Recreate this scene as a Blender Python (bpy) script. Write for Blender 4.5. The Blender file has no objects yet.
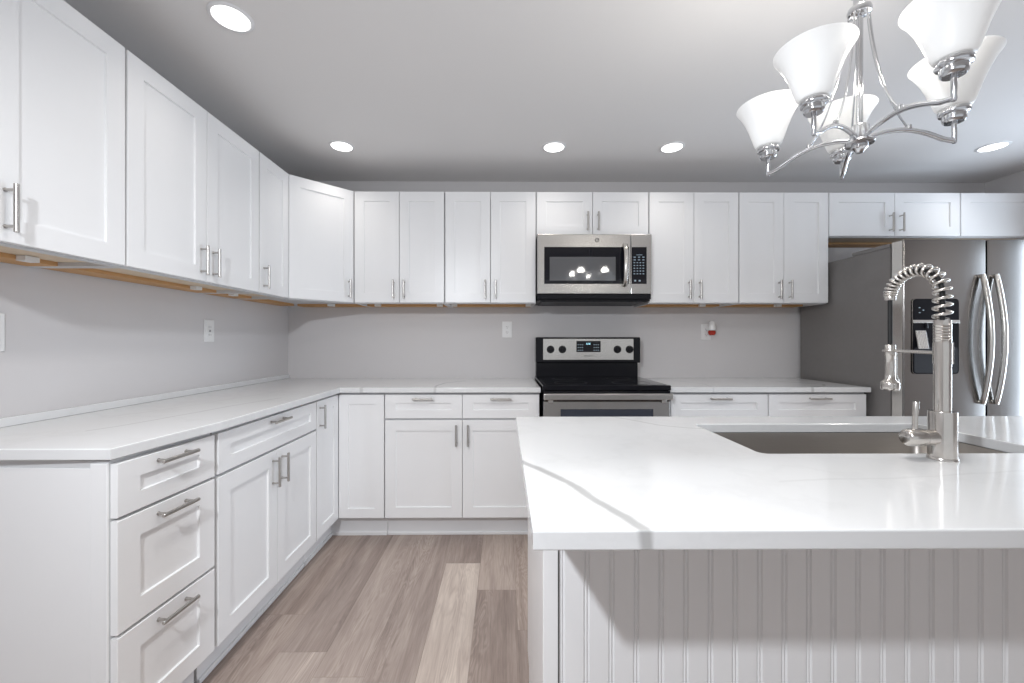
import bpy, bmesh, math, random
from mathutils import Vector, Matrix
SC = bpy.context.scene
COL = SC.collection
PI = math.pi
# ------------------------------------------------------------------ camera
cam_d = bpy.data.cameras.new('camera'); cam = bpy.data.objects.new('camera', cam_d); COL.objects.link(cam)
cam_d.sensor_width = 36.0; cam_d.lens = 405.0 / 1024 * 36
cam_d.shift_x = 4.7 / 1024; cam_d.shift_y = 0.5 / 1024 * -1
cam_d.clip_start = 0.02
cam.location = (0, 0, 1.2); cam.rotation_euler = (PI / 2, 0, -math.radians(0.4))
SC.camera = cam
# ------------------------------------------------------------------ world, exposure
W = bpy.data.worlds.new('daylight'); SC.world = W; W.use_nodes = True
bgn = W.node_tree.nodes['Background']
bgn.inputs[0].default_value = (0.93, 0.96, 1.0, 1); bgn.inputs[1].default_value = 0.62
SC.view_settings.view_transform = 'Standard'; SC.view_settings.look = 'None'
SC.view_settings.gamma = 1.0; SC.view_settings.use_curve_mapping = False
SC.view_settings.exposure = 0.13
SC.cycles.use_denoising = True
SC.cycles.max_bounces = 8; SC.cycles.diffuse_bounces = 5; SC.cycles.glossy_bounces = 5
SC.cycles.caustics_reflective = False; SC.cycles.caustics_refractive = False
SC.cycles.sample_clamp_indirect = 4.0


def lamp(name, kind, loc, energy, color=(1, 1, 1), target=None, **kw):
    d = bpy.data.lights.new(name, kind); d.energy = energy; d.color = color
    for k, v in kw.items(): setattr(d, k, v)
    o = bpy.data.objects.new(name, d); COL.objects.link(o); o.location = loc
    if target is not None:
        o.rotation_euler = (Vector(target) - Vector(loc)).to_track_quat('-Z', 'Y').to_euler()
    return o


# photographer's flash above and left of the camera (it draws the crisp shade under the overhangs)
lamp('flash', 'SPOT', (-0.62, -0.16, 1.92), 94, (0.90, 0.945, 1.0), (0.3, 2.0, 0.35), spot_size=math.radians(150), spot_blend=1.0, shadow_soft_size=0.04)
# daylight through the open doorway in the right wall
lamp('doorway_daylight', 'AREA', (3.80, 1.87, 1.0), 40, (0.72, 0.85, 1.0), (0.0, 1.87, 1.1), shape='RECTANGLE', size=0.66, size_y=1.85)
CANS = [(-1.022, 1.522), (-1.010, 2.520), (0.309, 2.522), (1.045, 2.520), (3.040, 2.500)]
for cx, cy in CANS:
    lamp('recessed_lamp', 'SPOT', (cx, cy, 2.392), 6, (1.0, 0.95, 0.89), (cx, cy, 0), spot_size=math.radians(125), spot_blend=1.0, shadow_soft_size=0.06)
# added fill lamps under the ceiling, out of frame, without fixtures
for cx, cy in ((-0.40, 1.0), (2.30, 1.0), (-0.40, 0.2), (0.9, 0.95), (3.1, 1.0)):
    lamp('fill_lamp', 'SPOT', (cx, cy, 2.392), 31, (1.0, 0.97, 0.93), (cx, cy, 0), spot_size=math.radians(160), spot_blend=1.0, shadow_soft_size=0.12)

# ------------------------------------------------------------------ materials
def srgb(r, g, b):
    f = lambda c: (c / 255 / 12.92) if c / 255 <= 0.04045 else ((c / 255 + 0.055) / 1.055) ** 2.4
    return (f(r), f(g), f(b), 1)


def mat(name, col, rough=0.5, metal=0.0, emit=None, estr=0.0, spec=0.5, trans=0.0, ior=1.45, coat=0.0, noise=0.0, nscale=30.0, stretch=None):
    m = bpy.data.materials.new(name); m.use_nodes = True
    nt = m.node_tree; b = nt.nodes['Principled BSDF']
    b.inputs['Base Color'].default_value = col; b.inputs['Roughness'].default_value = rough
    b.inputs['Metallic'].default_value = metal; b.inputs['Specular IOR Level'].default_value = spec
    b.inputs['IOR'].default_value = ior
    b.inputs['Transmission Weight'].default_value = trans; b.inputs['Coat Weight'].default_value = coat
    if emit: b.inputs['Emission Color'].default_value = emit; b.inputs['Emission Strength'].default_value = estr
    if noise:
        tc = nt.nodes.new('ShaderNodeTexCoord'); mp = nt.nodes.new('ShaderNodeMapping'); n = nt.nodes.new('ShaderNodeTexNoise')
        nt.links.new(tc.outputs['Object'], mp.inputs[0]); nt.links.new(mp.outputs[0], n.inputs['Vector'])
        if stretch: mp.inputs['Scale'].default_value = stretch
        n.inputs['Scale'].default_value = nscale; n.inputs['Detail'].default_value = 4
        mx = nt.nodes.new('ShaderNodeMix'); mx.data_type = 'RGBA'
        mx.inputs[6].default_value = tuple(c * (1 - noise) for c in col[:3]) + (1,)
        mx.inputs[7].default_value = tuple(min(1, c * (1 + noise)) for c in col[:3]) + (1,)
        nt.links.new(n.outputs['Fac'], mx.inputs[0]); nt.links.new(mx.outputs[2], b.inputs['Base Color'])
    return m


M = {}
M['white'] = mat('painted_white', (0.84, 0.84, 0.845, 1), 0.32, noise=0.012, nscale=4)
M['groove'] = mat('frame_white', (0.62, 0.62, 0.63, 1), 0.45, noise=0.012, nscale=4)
M['wall'] = mat('grey_wall_paint', (0.645, 0.628, 0.632, 1), 0.85, noise=0.02, nscale=3)
M['ceiling'] = mat('ceiling_paint', (0.765, 0.75, 0.742, 1), 0.9, noise=0.012, nscale=2)
M['trim'] = mat('trim_white', (0.78, 0.78, 0.79, 1), 0.4, noise=0.012, nscale=4)
M['steel'] = mat('stainless_steel', (0.50, 0.485, 0.465, 1), 0.27, 1.0, noise=0.05, nscale=12, stretch=(1, 1, 60))
M['steel_h'] = mat('brushed_stainless', (0.62, 0.60, 0.57, 1), 0.24, 1.0, noise=0.05, nscale=12, stretch=(60, 60, 1))
M['fridge_steel'] = mat('fridge_stainless', (0.30, 0.287, 0.276, 1), 0.17, 1.0, noise=0.04, nscale=10, stretch=(60, 60, 1))
M['nickel'] = mat('brushed_nickel', (0.66, 0.63, 0.595, 1), 0.22, 1.0, noise=0.04, nscale=40)
M['pull'] = mat('pull_nickel', (0.50, 0.48, 0.46, 1), 0.30, 1.0, noise=0.04, nscale=40)
M['chrome'] = mat('chandelier_nickel', (0.66, 0.67, 0.69, 1), 0.16, 1.0, noise=0.03, nscale=30)
M['fridge_side'] = mat('grey_side_enamel', (0.20, 0.19, 0.185, 1), 0.42, noise=0.05, nscale=40)
M['black'] = mat('black_enamel', (0.008, 0.008, 0.011, 1), 0.14, spec=0.25, noise=0.05, nscale=20)
M['black_glass'] = mat('black_glass', (0.008, 0.008, 0.012, 1), 0.03, spec=0.45, noise=0.05, nscale=5)
M['black_panel'] = mat('black_panel', (0.008, 0.008, 0.010, 1), 0.25, spec=0.12, noise=0.05, nscale=5)
M['mw_glass'] = mat('door_window_glass', (0.085, 0.088, 0.095, 1), 0.05, spec=0.5, ior=2.1, noise=0.04, nscale=200)
M['oven_glass'] = mat('oven_window_glass', (0.035, 0.04, 0.055, 1), 0.06, spec=0.7, noise=0.04, nscale=20)
M['rubber'] = mat('black_rubber', (0.012, 0.012, 0.013, 1), 0.5, noise=0.05, nscale=40)
M['dark_plastic'] = mat('dark_grey_plastic', (0.020, 0.020, 0.023, 1), 0.4, spec=0.15, noise=0.05, nscale=40)
M['wood'] = mat('raw_birch', srgb(196, 152, 104), 0.6, noise=0.18, nscale=9, stretch=(1, 1, 9))
M['birch'] = mat('pale_birch', srgb(214, 196, 172), 0.6, noise=0.1, nscale=9, stretch=(9, 1, 1))
M['plastic'] = mat('outlet_plastic', (0.82, 0.82, 0.82, 1), 0.35, noise=0.01, nscale=10)
M['red'] = mat('red_oil', (0.42, 0.035, 0.02, 1), 0.12, noise=0.1, nscale=30)
M['slot'] = mat('slot_dark', (0.05, 0.05, 0.05, 1), 0.6, noise=0.05, nscale=30)
M['lens'] = mat('lit_lens', (0.9, 0.9, 0.9, 1), 0.5, emit=(1, 0.98, 0.95, 1), estr=2.6, noise=0.01, nscale=10)
M['shade'] = mat('frosted_glass', (0.86, 0.87, 0.87, 1), 0.35, emit=(1.0, 0.99, 0.97, 1), estr=0.14, noise=0.01, nscale=20)
M['display'] = mat('lit_digits', (0.1, 0.3, 0.4, 1), 0.4, emit=(0.45, 0.85, 1.0, 1), estr=1.6, noise=0.01, nscale=20)
M['key'] = mat('key_print', (0.35, 0.45, 0.52, 1), 0.5, noise=0.05, nscale=20)
M['print'] = mat('dark_print', (0.05, 0.05, 0.05, 1), 0.5, noise=0.05, nscale=20)
M['sink'] = mat('sink_steel', (0.46, 0.43, 0.40, 1), 0.38, 1.0, noise=0.06, nscale=12, stretch=(1, 40, 40))


def quartz(name, veins):
    """white polished stone; veins = [(points, half width, strength)] in world x,y"""
    m = mat(name, (0.79, 0.79, 0.795, 1), 0.10, spec=0.5)
    nt = m.node_tree; N = nt.nodes; L = nt.links; b = N['Principled BSDF']

    def math_n(op, a, c=None, clamp=False):
        n = N.new('ShaderNodeMath'); n.operation = op; n.use_clamp = clamp
        for i, v in enumerate((a, c)):
            if v is None: continue
            if isinstance(v, (int, float)): n.inputs[i].default_value = v
            else: L.new(v, n.inputs[i])
        return n.outputs[0]

    def vec_n(op, a, c=None):
        n = N.new('ShaderNodeVectorMath'); n.operation = op
        for i, v in enumerate((a, c)):
            if v is None: continue
            if isinstance(v, tuple): n.inputs[i].default_value = v
            else: L.new(v, n.inputs[i])
        return n
    geo = N.new('ShaderNodeNewGeometry')
    nz = N.new('ShaderNodeTexNoise'); nz.inputs['Scale'].default_value = 7; nz.inputs['Detail'].default_value = 5
    L.new(geo.outputs['Position'], nz.inputs['Vector'])
    off = vec_n('SUBTRACT', nz.outputs['Color'], (0.5, 0.5, 0.5)).outputs[0]
    sc = N.new('ShaderNodeVectorMath'); sc.operation = 'SCALE'; L.new(off, sc.inputs[0]); sc.inputs['Scale'].default_value = 0.035
    flat = vec_n('MULTIPLY', vec_n('ADD', geo.outputs['Position'], sc.outputs[0]).outputs[0], (1, 1, 0)).outputs[0]
    total = None
    for pts, hw, stg in veins:
        dmin = None
        for p, q in zip(pts[:-1], pts[1:]):
            a = Vector((p[0], p[1], 0)); d = Vector((q[0], q[1], 0)) - a
            pa = vec_n('SUBTRACT', flat, tuple(a)).outputs[0]
            dt = vec_n('DOT_PRODUCT', pa, tuple(d)).outputs['Value']
            t = math_n('MULTIPLY', dt, 1.0 / d.length_squared, True)
            pr = N.new('ShaderNodeVectorMath'); pr.operation = 'SCALE'; pr.inputs[0].default_value = tuple(d); L.new(t, pr.inputs['Scale'])
            dist = vec_n('LENGTH', vec_n('SUBTRACT', pa, pr.outputs[0]).outputs[0]).outputs['Value']
            dmin = dist if dmin is None else math_n('MINIMUM', dmin, dist)
        mr = N.new('ShaderNodeMapRange'); mr.interpolation_type = 'SMOOTHSTEP'
        L.new(dmin, mr.inputs[0]); mr.inputs[1].default_value = hw * 0.35; mr.inputs[2].default_value = hw * 1.3
        mr.inputs[3].default_value = stg; mr.inputs[4].default_value = 0.0
        total = mr.outputs[0] if total is None else math_n('MAXIMUM', total, mr.outputs[0])
    n2 = N.new('ShaderNodeTexNoise'); n2.inputs['Scale'].default_value = 2.6; n2.inputs['Detail'].default_value = 8; n2.inputs['Roughness'].default_value = 0.62
    L.new(geo.outputs['Position'], n2.inputs['Vector'])
    r2 = math_n('ABSOLUTE', math_n('SUBTRACT', n2.outputs['Fac'], 0.5))
    mr2 = N.new('ShaderNodeMapRange'); L.new(r2, mr2.inputs[0]); mr2.inputs[1].default_value = 0; mr2.inputs[2].default_value = 0.035
    mr2.inputs[3].default_value = 0.05; mr2.inputs[4].default_value = 0
    tot = math_n('MAXIMUM', total, mr2.outputs[0])
    mx = N.new('ShaderNodeMix'); mx.data_type = 'RGBA'
    mx.inputs[6].default_value = (0.76, 0.765, 0.77, 1); mx.inputs[7].default_value = (0.30, 0.295, 0.29, 1)
    L.new(tot, mx.inputs[0]); L.new(mx.outputs[2], b.inputs['Base Color'])
    return m


M['quartz_island'] = quartz('quartz_island', [
    ([(0.039, 0.945), (0.089, 0.865), (0.127, 0.798), (0.156, 0.719), (0.187, 0.654), (0.211, 0.602), (0.214, 0.585)], 0.0105, 0.66),
    ([(0.340, 1.56), (0.378, 1.515), (0.433, 1.451), (0.518, 1.346), (0.597, 1.299), (0.66, 1.29)], 0.006, 0.35),
    ([(0.55, 0.80), (1.1, 0.86), (1.7, 0.80), (2.2, 0.92)], 0.005, 0.12)])
M['quartz_run'] = quartz('quartz_run', [
    ([(-1.300, 1.28), (-1.281, 1.312), (-1.234, 1.481), (-1.168, 1.797), (-1.10, 2.0)], 0.006, 0.30),
    ([(-1.45, 1.5), (-1.353, 1.809), (-1.324, 1.999), (-1.25, 2.3)], 0.005, 0.14),
    ([(-0.415, 2.40), (-0.425, 2.56), (-0.40, 2.70), (-0.28, 2.85)], 0.010, 0.35),
    ([(-0.86, 2.40), (-0.85, 2.47)], 0.012, 0.35)])
M['quartz_short'] = quartz('quartz_short', [
    ([(1.843, 2.28), (1.86, 2.44), (2.0, 2.52), (2.06, 2.60), (1.9, 2.8)], 0.010, 0.45),
    ([(1.25, 2.4), (1.30, 2.62), (1.2, 2.9)], 0.006, 0.2)])


def floor_material():
    m = mat('vinyl_planks', srgb(150, 134, 126), 0.42, spec=0.35)
    nt = m.node_tree; N = nt.nodes; L = nt.links; b = N['Principled BSDF']
    at = N.new('ShaderNodeAttribute'); at.attribute_name = 'plank'          # r tone, g warmth, b seed
    sep = N.new('ShaderNodeSeparateColor'); L.new(at.outputs['Color'], sep.inputs[0])
    geo = N.new('ShaderNodeNewGeometry')
    cmb = N.new('ShaderNodeCombineXYZ')
    ml = N.new('ShaderNodeMath'); ml.operation = 'MULTIPLY'; ml.inputs[1].default_value = 37.0; L.new(sep.outputs[2], ml.inputs[0])
    L.new(ml.outputs[0], cmb.inputs[0]); L.new(ml.outputs[0], cmb.inputs[1])
    add = N.new('ShaderNodeVectorMath'); L.new(geo.outputs['Position'], add.inputs[0]); L.new(cmb.outputs[0], add.inputs[1])

    def noise(scale, sx, sy, detail=6, dist=0.0, rough=0.6):
        mp = N.new('ShaderNodeMapping'); mp.inputs['Scale'].default_value = (sx, sy, 1); L.new(add.outputs[0], mp.inputs[0])
        n = N.new('ShaderNodeTexNoise'); n.inputs['Scale'].default_value = scale; n.inputs['Detail'].default_value = detail
        n.inputs['Distortion'].default_value = dist; n.inputs['Roughness'].default_value = rough; L.new(mp.outputs[0], n.inputs['Vector']); return n
    fine = noise(1, 170, 7, 6)
    mid = noise(1, 22, 1.6, 5, 0.6)
    broad = noise(1, 10, 1.4, 3, 0.8)
    # cathedral figure: contour rings of a broad stretched field
    rg = N.new('ShaderNodeMath'); rg.operation = 'MULTIPLY'; L.new(broad.outputs['Fac'], rg.inputs[0]); rg.inputs[1].default_value = 95
    sn = N.new('ShaderNodeMath'); sn.operation = 'SINE'; L.new(rg.outputs[0], sn.inputs[0])

    pat = noise(1, 5, 0.7, 3, 0.3)
    mr = N.new('ShaderNodeMapRange'); mr.interpolation_type = 'SMOOTHSTEP'; L.new(pat.outputs['Fac'], mr.inputs[0])
    mr.inputs[1].default_value = 0.46; mr.inputs[2].default_value = 0.62; mr.inputs[3].default_value = 0.012; mr.inputs[4].default_value = 0.085
    msk = N.new('ShaderNodeMath'); msk.operation = 'MULTIPLY'; L.new(sn.outputs[0], msk.inputs[0]); L.new(mr.outputs[0], msk.inputs[1])

    def madd(a, k, c):
        n = N.new('ShaderNodeMath'); n.operation = 'MULTIPLY_ADD'; L.new(a, n.inputs[0]); n.inputs[1].default_value = k
        if isinstance(c, float): n.inputs[2].default_value = c
        else: L.new(c, n.inputs[2])
        return n.outputs[0]
    v = madd(fine.outputs['Fac'], 0.40, -0.20)
    v = madd(mid.outputs['Fac'], 0.75, madd(msk.outputs[0], 1.0, v))
    v = madd(sep.outputs[0], 1.0, madd(broad.outputs['Fac'], 0.35, v))
    sub = N.new('ShaderNodeMath'); sub.operation = 'SUBTRACT'; L.new(v, sub.inputs[0]); sub.inputs[1].default_value = 0.55; sub.use_clamp = True
    cr = N.new('ShaderNodeValToRGB'); L.new(sub.outputs[0], cr.inputs[0])
    e = cr.color_ramp.elements
    e[0].position = 0.0; e[0].color = srgb(112, 99, 94); e[1].position = 1.0; e[1].color = srgb(214, 203, 193)
    k = e.new(0.35); k.color = srgb(152, 138, 131); k = e.new(0.65); k.color = srgb(182, 169, 161)
    warm = N.new('ShaderNodeMix'); warm.data_type = 'RGBA'; warm.blend_type = 'MULTIPLY'; L.new(sep.outputs[1], warm.inputs[0])
    L.new(cr.outputs[0], warm.inputs[6]); warm.inputs[7].default_value = (1.0, 0.95, 0.90, 1)
    L.new(warm.outputs[2], b.inputs['Base Color'])
    return m


M['floor'] = floor_material()

# ------------------------------------------------------------------ mesh helpers
class MB:
    def __init__(self, mtx=None): self.bm = bmesh.new(); self.mtx = mtx or Matrix()

    def _fin(self, vs):
        for v in vs: v.co = self.mtx @ v.co

    def box(self, x0, x1, y0, y1, z0, z1, bev=0.0, seg=2):
        r = bmesh.ops.create_cube(self.bm, size=1.0); vs = r['verts']
        for v in vs:
            v.co = Vector((x0 if v.co.x < 0 else x1, y0 if v.co.y < 0 else y1, z0 if v.co.z < 0 else z1))
        self._fin(vs)
        if bev > 0:
            es = list({e for v in vs for e in v.link_edges})
            bmesh.ops.bevel(self.bm, geom=es, offset=bev, segments=seg, affect='EDGES', profile=0.5)
        return self

    def tube(self, pts, r, segs=12, cap=True, closed=False, flat=1.0):
        """swept circle along pts; r number or list"""
        pts = [Vector(p) for p in pts]; n = len(pts); rings = []
        up = None
        for i, p in enumerate(pts):
            if closed: t = pts[(i + 1) % n] - pts[i - 1]
            else: t = pts[min(i + 1, n - 1)] - pts[max(i - 1, 0)]
            t.normalize()
            if up is None:
                up = Vector((0, 0, 1)) if abs(t.z) < 0.9 else Vector((1, 0, 0))
            up = up - t * up.dot(t)
            if up.length < 1e-6: up = t.orthogonal()
            up.normalize(); s = t.cross(up)
            rr = r[i] if isinstance(r, (list, tuple)) else r
            ring = []
            for k in range(segs):
                a = 2 * PI * k / segs
                ring.append(self.bm.verts.new(self.mtx @ (p + s * (math.cos(a) * rr * flat) + up * (math.sin(a) * rr))))
            rings.append(ring)
        m = n if closed else n - 1
        for i in range(m):
            a, c = rings[i], rings[(i + 1) % n]
            for k in range(segs):
                self.bm.faces.new((a[k], a[(k + 1) % segs], c[(k + 1) % segs], c[k]))
        if cap and not closed:
            self.bm.faces.new(list(reversed(rings[0]))); self.bm.faces.new(rings[-1])
        return self

    def lathe(self, prof, loc=(0, 0, 0), axis='Z', segs=32):
        """prof = [(r, h)]; open ends are capped when r > 0"""
        loc = Vector(loc); rings = []
        R = {'Z': Matrix(), 'X': Matrix.Rotation(PI / 2, 3, 'Y'), 'Y': Matrix.Rotation(-PI / 2, 3, 'X'), '-Y': Matrix.Rotation(PI / 2, 3, 'X'), '-X': Matrix.Rotation(-PI / 2, 3, 'Y')}[axis]
        if axis == 'Z': R = Matrix.Identity(3)
        for r, h in prof:
            if r < 1e-6: rings.append([self.bm.verts.new(self.mtx @ (loc + R @ Vector((0, 0, h))))])
            else: rings.append([self.bm.verts.new(self.mtx @ (loc + R @ Vector((r * math.cos(2 * PI * k / segs), r * math.sin(2 * PI * k / segs), h)))) for k in range(segs)])
        for a, c in zip(rings[:-1], rings[1:]):
            for k in range(segs):
                if len(a) == 1 and len(c) == 1: continue
                if len(a) == 1: self.bm.faces.new((a[0], c[(k + 1) % segs], c[k]))
                elif len(c) == 1: self.bm.faces.new((a[k], a[(k + 1) % segs], c[0]))
                else: self.bm.faces.new((a[k], a[(k + 1) % segs], c[(k + 1) % segs], c[k]))
        return self

    def prism(self, poly, z0, z1, bev=0.0):
        a = [self.bm.verts.new(self.mtx @ Vector((x, y, z0))) for x, y in poly]
        c = [self.bm.verts.new(self.mtx @ Vector((x, y, z1))) for x, y in poly]
        n = len(poly); fs = [self.bm.faces.new(list(reversed(a))), self.bm.faces.new(c)]
        for i in range(n): fs.append(self.bm.faces.new((a[i], a[(i + 1) % n], c[(i + 1) % n], c[i])))
        if bev:
            es = list({e for f in fs for e in f.edges})
            bmesh.ops.bevel(self.bm, geom=es, offset=bev, segments=2, affect='EDGES', profile=0.5)
        return self

    def ring_frame(self, ox0, ox1, oz0, oz1, ix0, ix1, iz0, iz1, yf, yp, yb, bev=0.0015):
        """a panel in the x,z plane facing -y: frame face at yf, recessed centre at yp, back at yb"""
        B = self.bm
        def q(x0, x1, z0, z1, y): return [B.verts.new(self.mtx @ Vector(p)) for p in ((x0, y, z0), (x1, y, z0), (x1, y, z1), (x0, y, z1))]
        o = q(ox0, ox1, oz0, oz1, yf); i = q(ix0, ix1, iz0, iz1, yf); p = q(ix0 + 0.0015, ix1 - 0.0015, iz0 + 0.0015, iz1 - 0.0015, yp); bk = q(ox0, ox1, oz0, oz1, yb)
        for k in range(4):
            j = (k + 1) % 4
            B.faces.new((o[k], o[j], i[j], i[k])); B.faces.new((i[k], i[j], p[j], p[k])); B.faces.new((o[j], o[k], bk[k], bk[j]))
        B.faces.new(p); B.faces.new(list(reversed(bk)))
        if bev:
            es = [e for e in B.edges if (e.verts[0] in o and e.verts[1] in o)]
            bmesh.ops.bevel(B, geom=es, offset=bev, segments=2, affect='EDGES', profile=0.5)
        return self

    def build(self, name, m, parent=None, smooth=None):
        bmesh.ops.recalc_face_normals(self.bm, faces=self.bm.faces)
        me = bpy.data.meshes.new(name); self.bm.to_mesh(me); self.bm.free()
        me.materials.append(M[m] if isinstance(m, str) else m)
        o = bpy.data.objects.new(name, me); COL.objects.link(o)
        if parent is not None: o.parent = parent
        if smooth is not None:
            for p in me.polygons: p.use_smooth = True
            me.set_sharp_from_angle(angle=math.radians(smooth))
        return o


def tag(o, label=None, cat=None, group=None, kind=None):
    for k, v in (('label', label), ('category', cat), ('group', group), ('kind', kind)):
        if v: o[k] = v
    return o


def thing(name, label, cat, loc=(0, 0, 0), rz=0.0, group=None):
    o = bpy.data.objects.new(name, None); COL.objects.link(o); o.empty_display_size = 0.1
    o.location = loc; o.rotation_euler = (0, 0, rz)
    return tag(o, label, cat, group)


def struct(name, mb, m, smooth=None): return tag(mb.build(name, m, None, smooth), kind='structure')


def text_part(name, body, size, loc, rot, m, parent, ext=0.0004):
    c = bpy.data.curves.new(name, 'FONT'); c.body = body; c.size = size; c.align_x = 'CENTER'; c.align_y = 'CENTER'; c.extrude = ext
    t = bpy.data.objects.new(name + '_source', c); COL.objects.link(t)
    dg = bpy.context.evaluated_depsgraph_get(); dg.update()
    me = bpy.data.meshes.new_from_object(t.evaluated_get(dg)); bpy.data.objects.remove(t, do_unlink=True)
    me.name = name; me.materials.clear(); me.materials.append(M[m])
    o = bpy.data.objects.new(name, me); COL.objects.link(o)
    o.location = loc; o.rotation_euler = rot; o.parent = parent
    return o


def rrect(x0, x1, y0, y1, r, n=6):
    pts = []
    for cx, cy, a0 in ((x1 - r, y0 + r, -PI / 2), (x1 - r, y1 - r, 0), (x0 + r, y1 - r, PI / 2), (x0 + r, y0 + r, PI)):
        for k in range(n + 1):
            a = a0 + PI / 2 * k / n; pts.append((cx + r * math.cos(a), cy + r * math.sin(a)))
    return pts


def slab(name, loops, z0, z1, m, bev=0.003):
    """a flat slab with holes: first loop the outline, the others holes"""
    cu = bpy.data.curves.new(name, 'CURVE'); cu.dimensions = '2D'; cu.fill_mode = 'BOTH'
    for lp in loops:
        s = cu.splines.new('POLY'); s.points.add(len(lp) - 1); s.use_cyclic_u = True
        for p, (x, y) in zip(s.points, lp): p.co = (x, y, 0, 1)
    cu.extrude = (z1 - z0) / 2 - bev; cu.bevel_depth = bev; cu.bevel_resolution = 2; cu.offset = -bev
    t = bpy.data.objects.new(name + '_source', cu); COL.objects.link(t)
    dg = bpy.context.evaluated_depsgraph_get(); dg.update()
    me = bpy.data.meshes.new_from_object(t.evaluated_get(dg))
    bpy.data.objects.remove(t, do_unlink=True)
    me.name = name
    zc = (z0 + z1) / 2
    for v in me.vertices: v.co.z += zc
    me.materials.clear(); me.materials.append(M[m])
    for p in me.polygons: p.use_smooth = False
    o = bpy.data.objects.new(name, me); COL.objects.link(o)
    return o

# ------------------------------------------------------------------ the room
XL, XR, YB, YR, H = -1.636, 3.68, 3.076, -2.6, 2.41
random.seed(11)


def build_floor():
    bm = bmesh.new(); lay = bm.loops.layers.float_color.new('plank')
    PW, PL = 0.185, 1.22
    hand = {-5: [(1.784, 0.42, 0.5), (9, 0.44, 0.75)], -4: [(1.568, 0.56, 0.35), (2.79, 0.33, 0.3)], -3: [(1.45, 0.50, 0.2), (2.67, 0.47, 0.35)],
            -2: [(1.30, 0.5, 0.5), (2.52, 0.42, 0.35), (9, 0.36, 0.4)], -1: [(2.189, 0.76, 0.55), (3.41, 0.32, 0.4)], 0: [(1.952, 0.36, 0.6), (3.17, 0.53, 0.7)], 1: [(2.9, 0.50, 0.85)]}
    k0 = int(math.floor((XL + 0.13) / PW)) - 0
    for k in range(k0, int((XR + 0.13) / PW) + 1):
        xa = -0.13 + (k) * PW; xb = xa + PW
        xa = max(xa, XL); xb = min(xb, XR)
        if xb - xa < 0.002: continue
        base = hand[k][0][0] if k in hand else random.uniform(0, PL)
        ends = {}
        if k in hand:
            for e_, t_, w_ in hand[k]: ends[round(e_, 3)] = (t_, w_)
        cuts = sorted({YR, YB} | {base + j * PL for j in range(-6, 5) if YR < base + j * PL < YB})
        for ya, yb in zip(cuts[:-1], cuts[1:]):
            tone, warmth = random.uniform(0.34, 0.62), random.uniform(0.2, 0.7)
            if k in hand:
                for e_, t_, w_ in hand[k]:
                    if abs(yb - min(e_, YB)) < 0.01: tone, warmth = t_, w_
            g = 0.0007
            f = bm.faces.new([bm.verts.new((x, y, 0)) for x, y in ((xa + g, ya + g), (xb - g, ya + g), (xb - g, yb - g), (xa + g, yb - g))])
            s = random.random()
            for l in f.loops: l[lay] = (tone, warmth, s, 1)
            # bevelled seam around the plank
        del base
    # sub-layer closes the seams
    f = bm.faces.new([bm.verts.new(p) for p in ((XL, YR, -0.0012), (XR, YR, -0.0012), (XR, YB, -0.0012), (XL, YB, -0.0012))])
    for l in f.loops: l[lay] = (0.22, 0.5, 0.5, 1)
    r = bmesh.ops.extrude_face_region(bm, geom=[f])
    for v in [g for g in r['geom'] if isinstance(g, bmesh.types.BMVert)]: v.co.z = -0.05
    me = bpy.data.meshes.new('floor'); bm.to_mesh(me); bm.free(); me.materials.append(M['floor'])
    o = bpy.data.objects.new('floor', me); COL.objects.link(o); return tag(o, kind='structure')


build_floor()
struct('ceiling', MB().box(XL - 0.1, XR + 0.5, YR, YB + 0.1, H, H + 0.1), 'ceiling')
struct('wall_back', MB().box(XL - 0.1, XR + 0.1, YB, YB + 0.1, -0.05, H), 'wall')
struct('wall_left', MB().box(XL - 0.1, XL, YR, YB, -0.05, H), 'wall')
DY0, DY1, DZ = 1.52, 2.20, 2.05                                        # doorway beside the refrigerator, out of frame
struct('wall_right', MB().box(XR, XR + 0.1, YR, DY0, -0.05, H).box(XR, XR + 0.1, DY1, YB, -0.05, H).box(XR, XR + 0.1, DY0, DY1, DZ, H), 'wall')
struct('trim_1', MB().box(XR - 0.015, XR + 0.1, DY0 - 0.07, DY0, 0, DZ + 0.07, 0.002).box(XR - 0.015, XR + 0.1, DY1, DY1 + 0.05, 0, DZ + 0.07, 0.002).box(XR - 0.015, XR + 0.1, DY0, DY1, DZ, DZ + 0.07, 0.002), 'trim')

# ------------------------------------------------------------------ cabinets
T = 0.019                                                              # door thickness


def shaker(mb, x0, x1, z0, z1, st=0.064, rail=None):
    rail = rail or st
    mb.ring_frame(x0, x1, z0, z1, x0 + st, x1 - st, z0 + rail, z1 - rail, -T - 0.001, -T + 0.006, -0.001)
    return mb


def pull(parent, x, z, vertical=True, length=0.128):
    """bar pull with two posts, standing off the door face"""
    yf = -T - 0.001; yb = yf - 0.030; mb = MB(); h = length / 2
    d = Vector((0, 0, 1)) if vertical else Vector((1, 0, 0)); c = Vector((x, yb, z))
    mb.tube([c - d * h, c - d * (h - 0.0015), c + d * (h - 0.0015), c + d * h], [0.0045, 0.0058, 0.0058, 0.0045], 14)
    for s in (-1, 1):
        p = c + d * (s * 0.048); mb.tube([(p.x, yf + 0.0005, p.z), (p.x, yf - 0.002, p.z), (p.x, yf - 0.0022, p.z), (p.x, yb, p.z)], [0.0055, 0.0055, 0.004, 0.004], 10)
    return mb.build('handle', 'pull', parent, 40)


def door(root, x0, x1, z0, z1, handle=None, low=True, st=0.064, name='door', inset=0.034, hz=None):
    o = shaker(MB(), x0, x1, z0, z1, st).build(name, 'white', root)
    if handle:
        hx = x0 + inset if handle == 'L' else x1 - inset
        z = hz if hz is not None else (z0 + 0.088 if low else z1 - 0.088)
        pull(o, hx, z)
    return o


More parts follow.
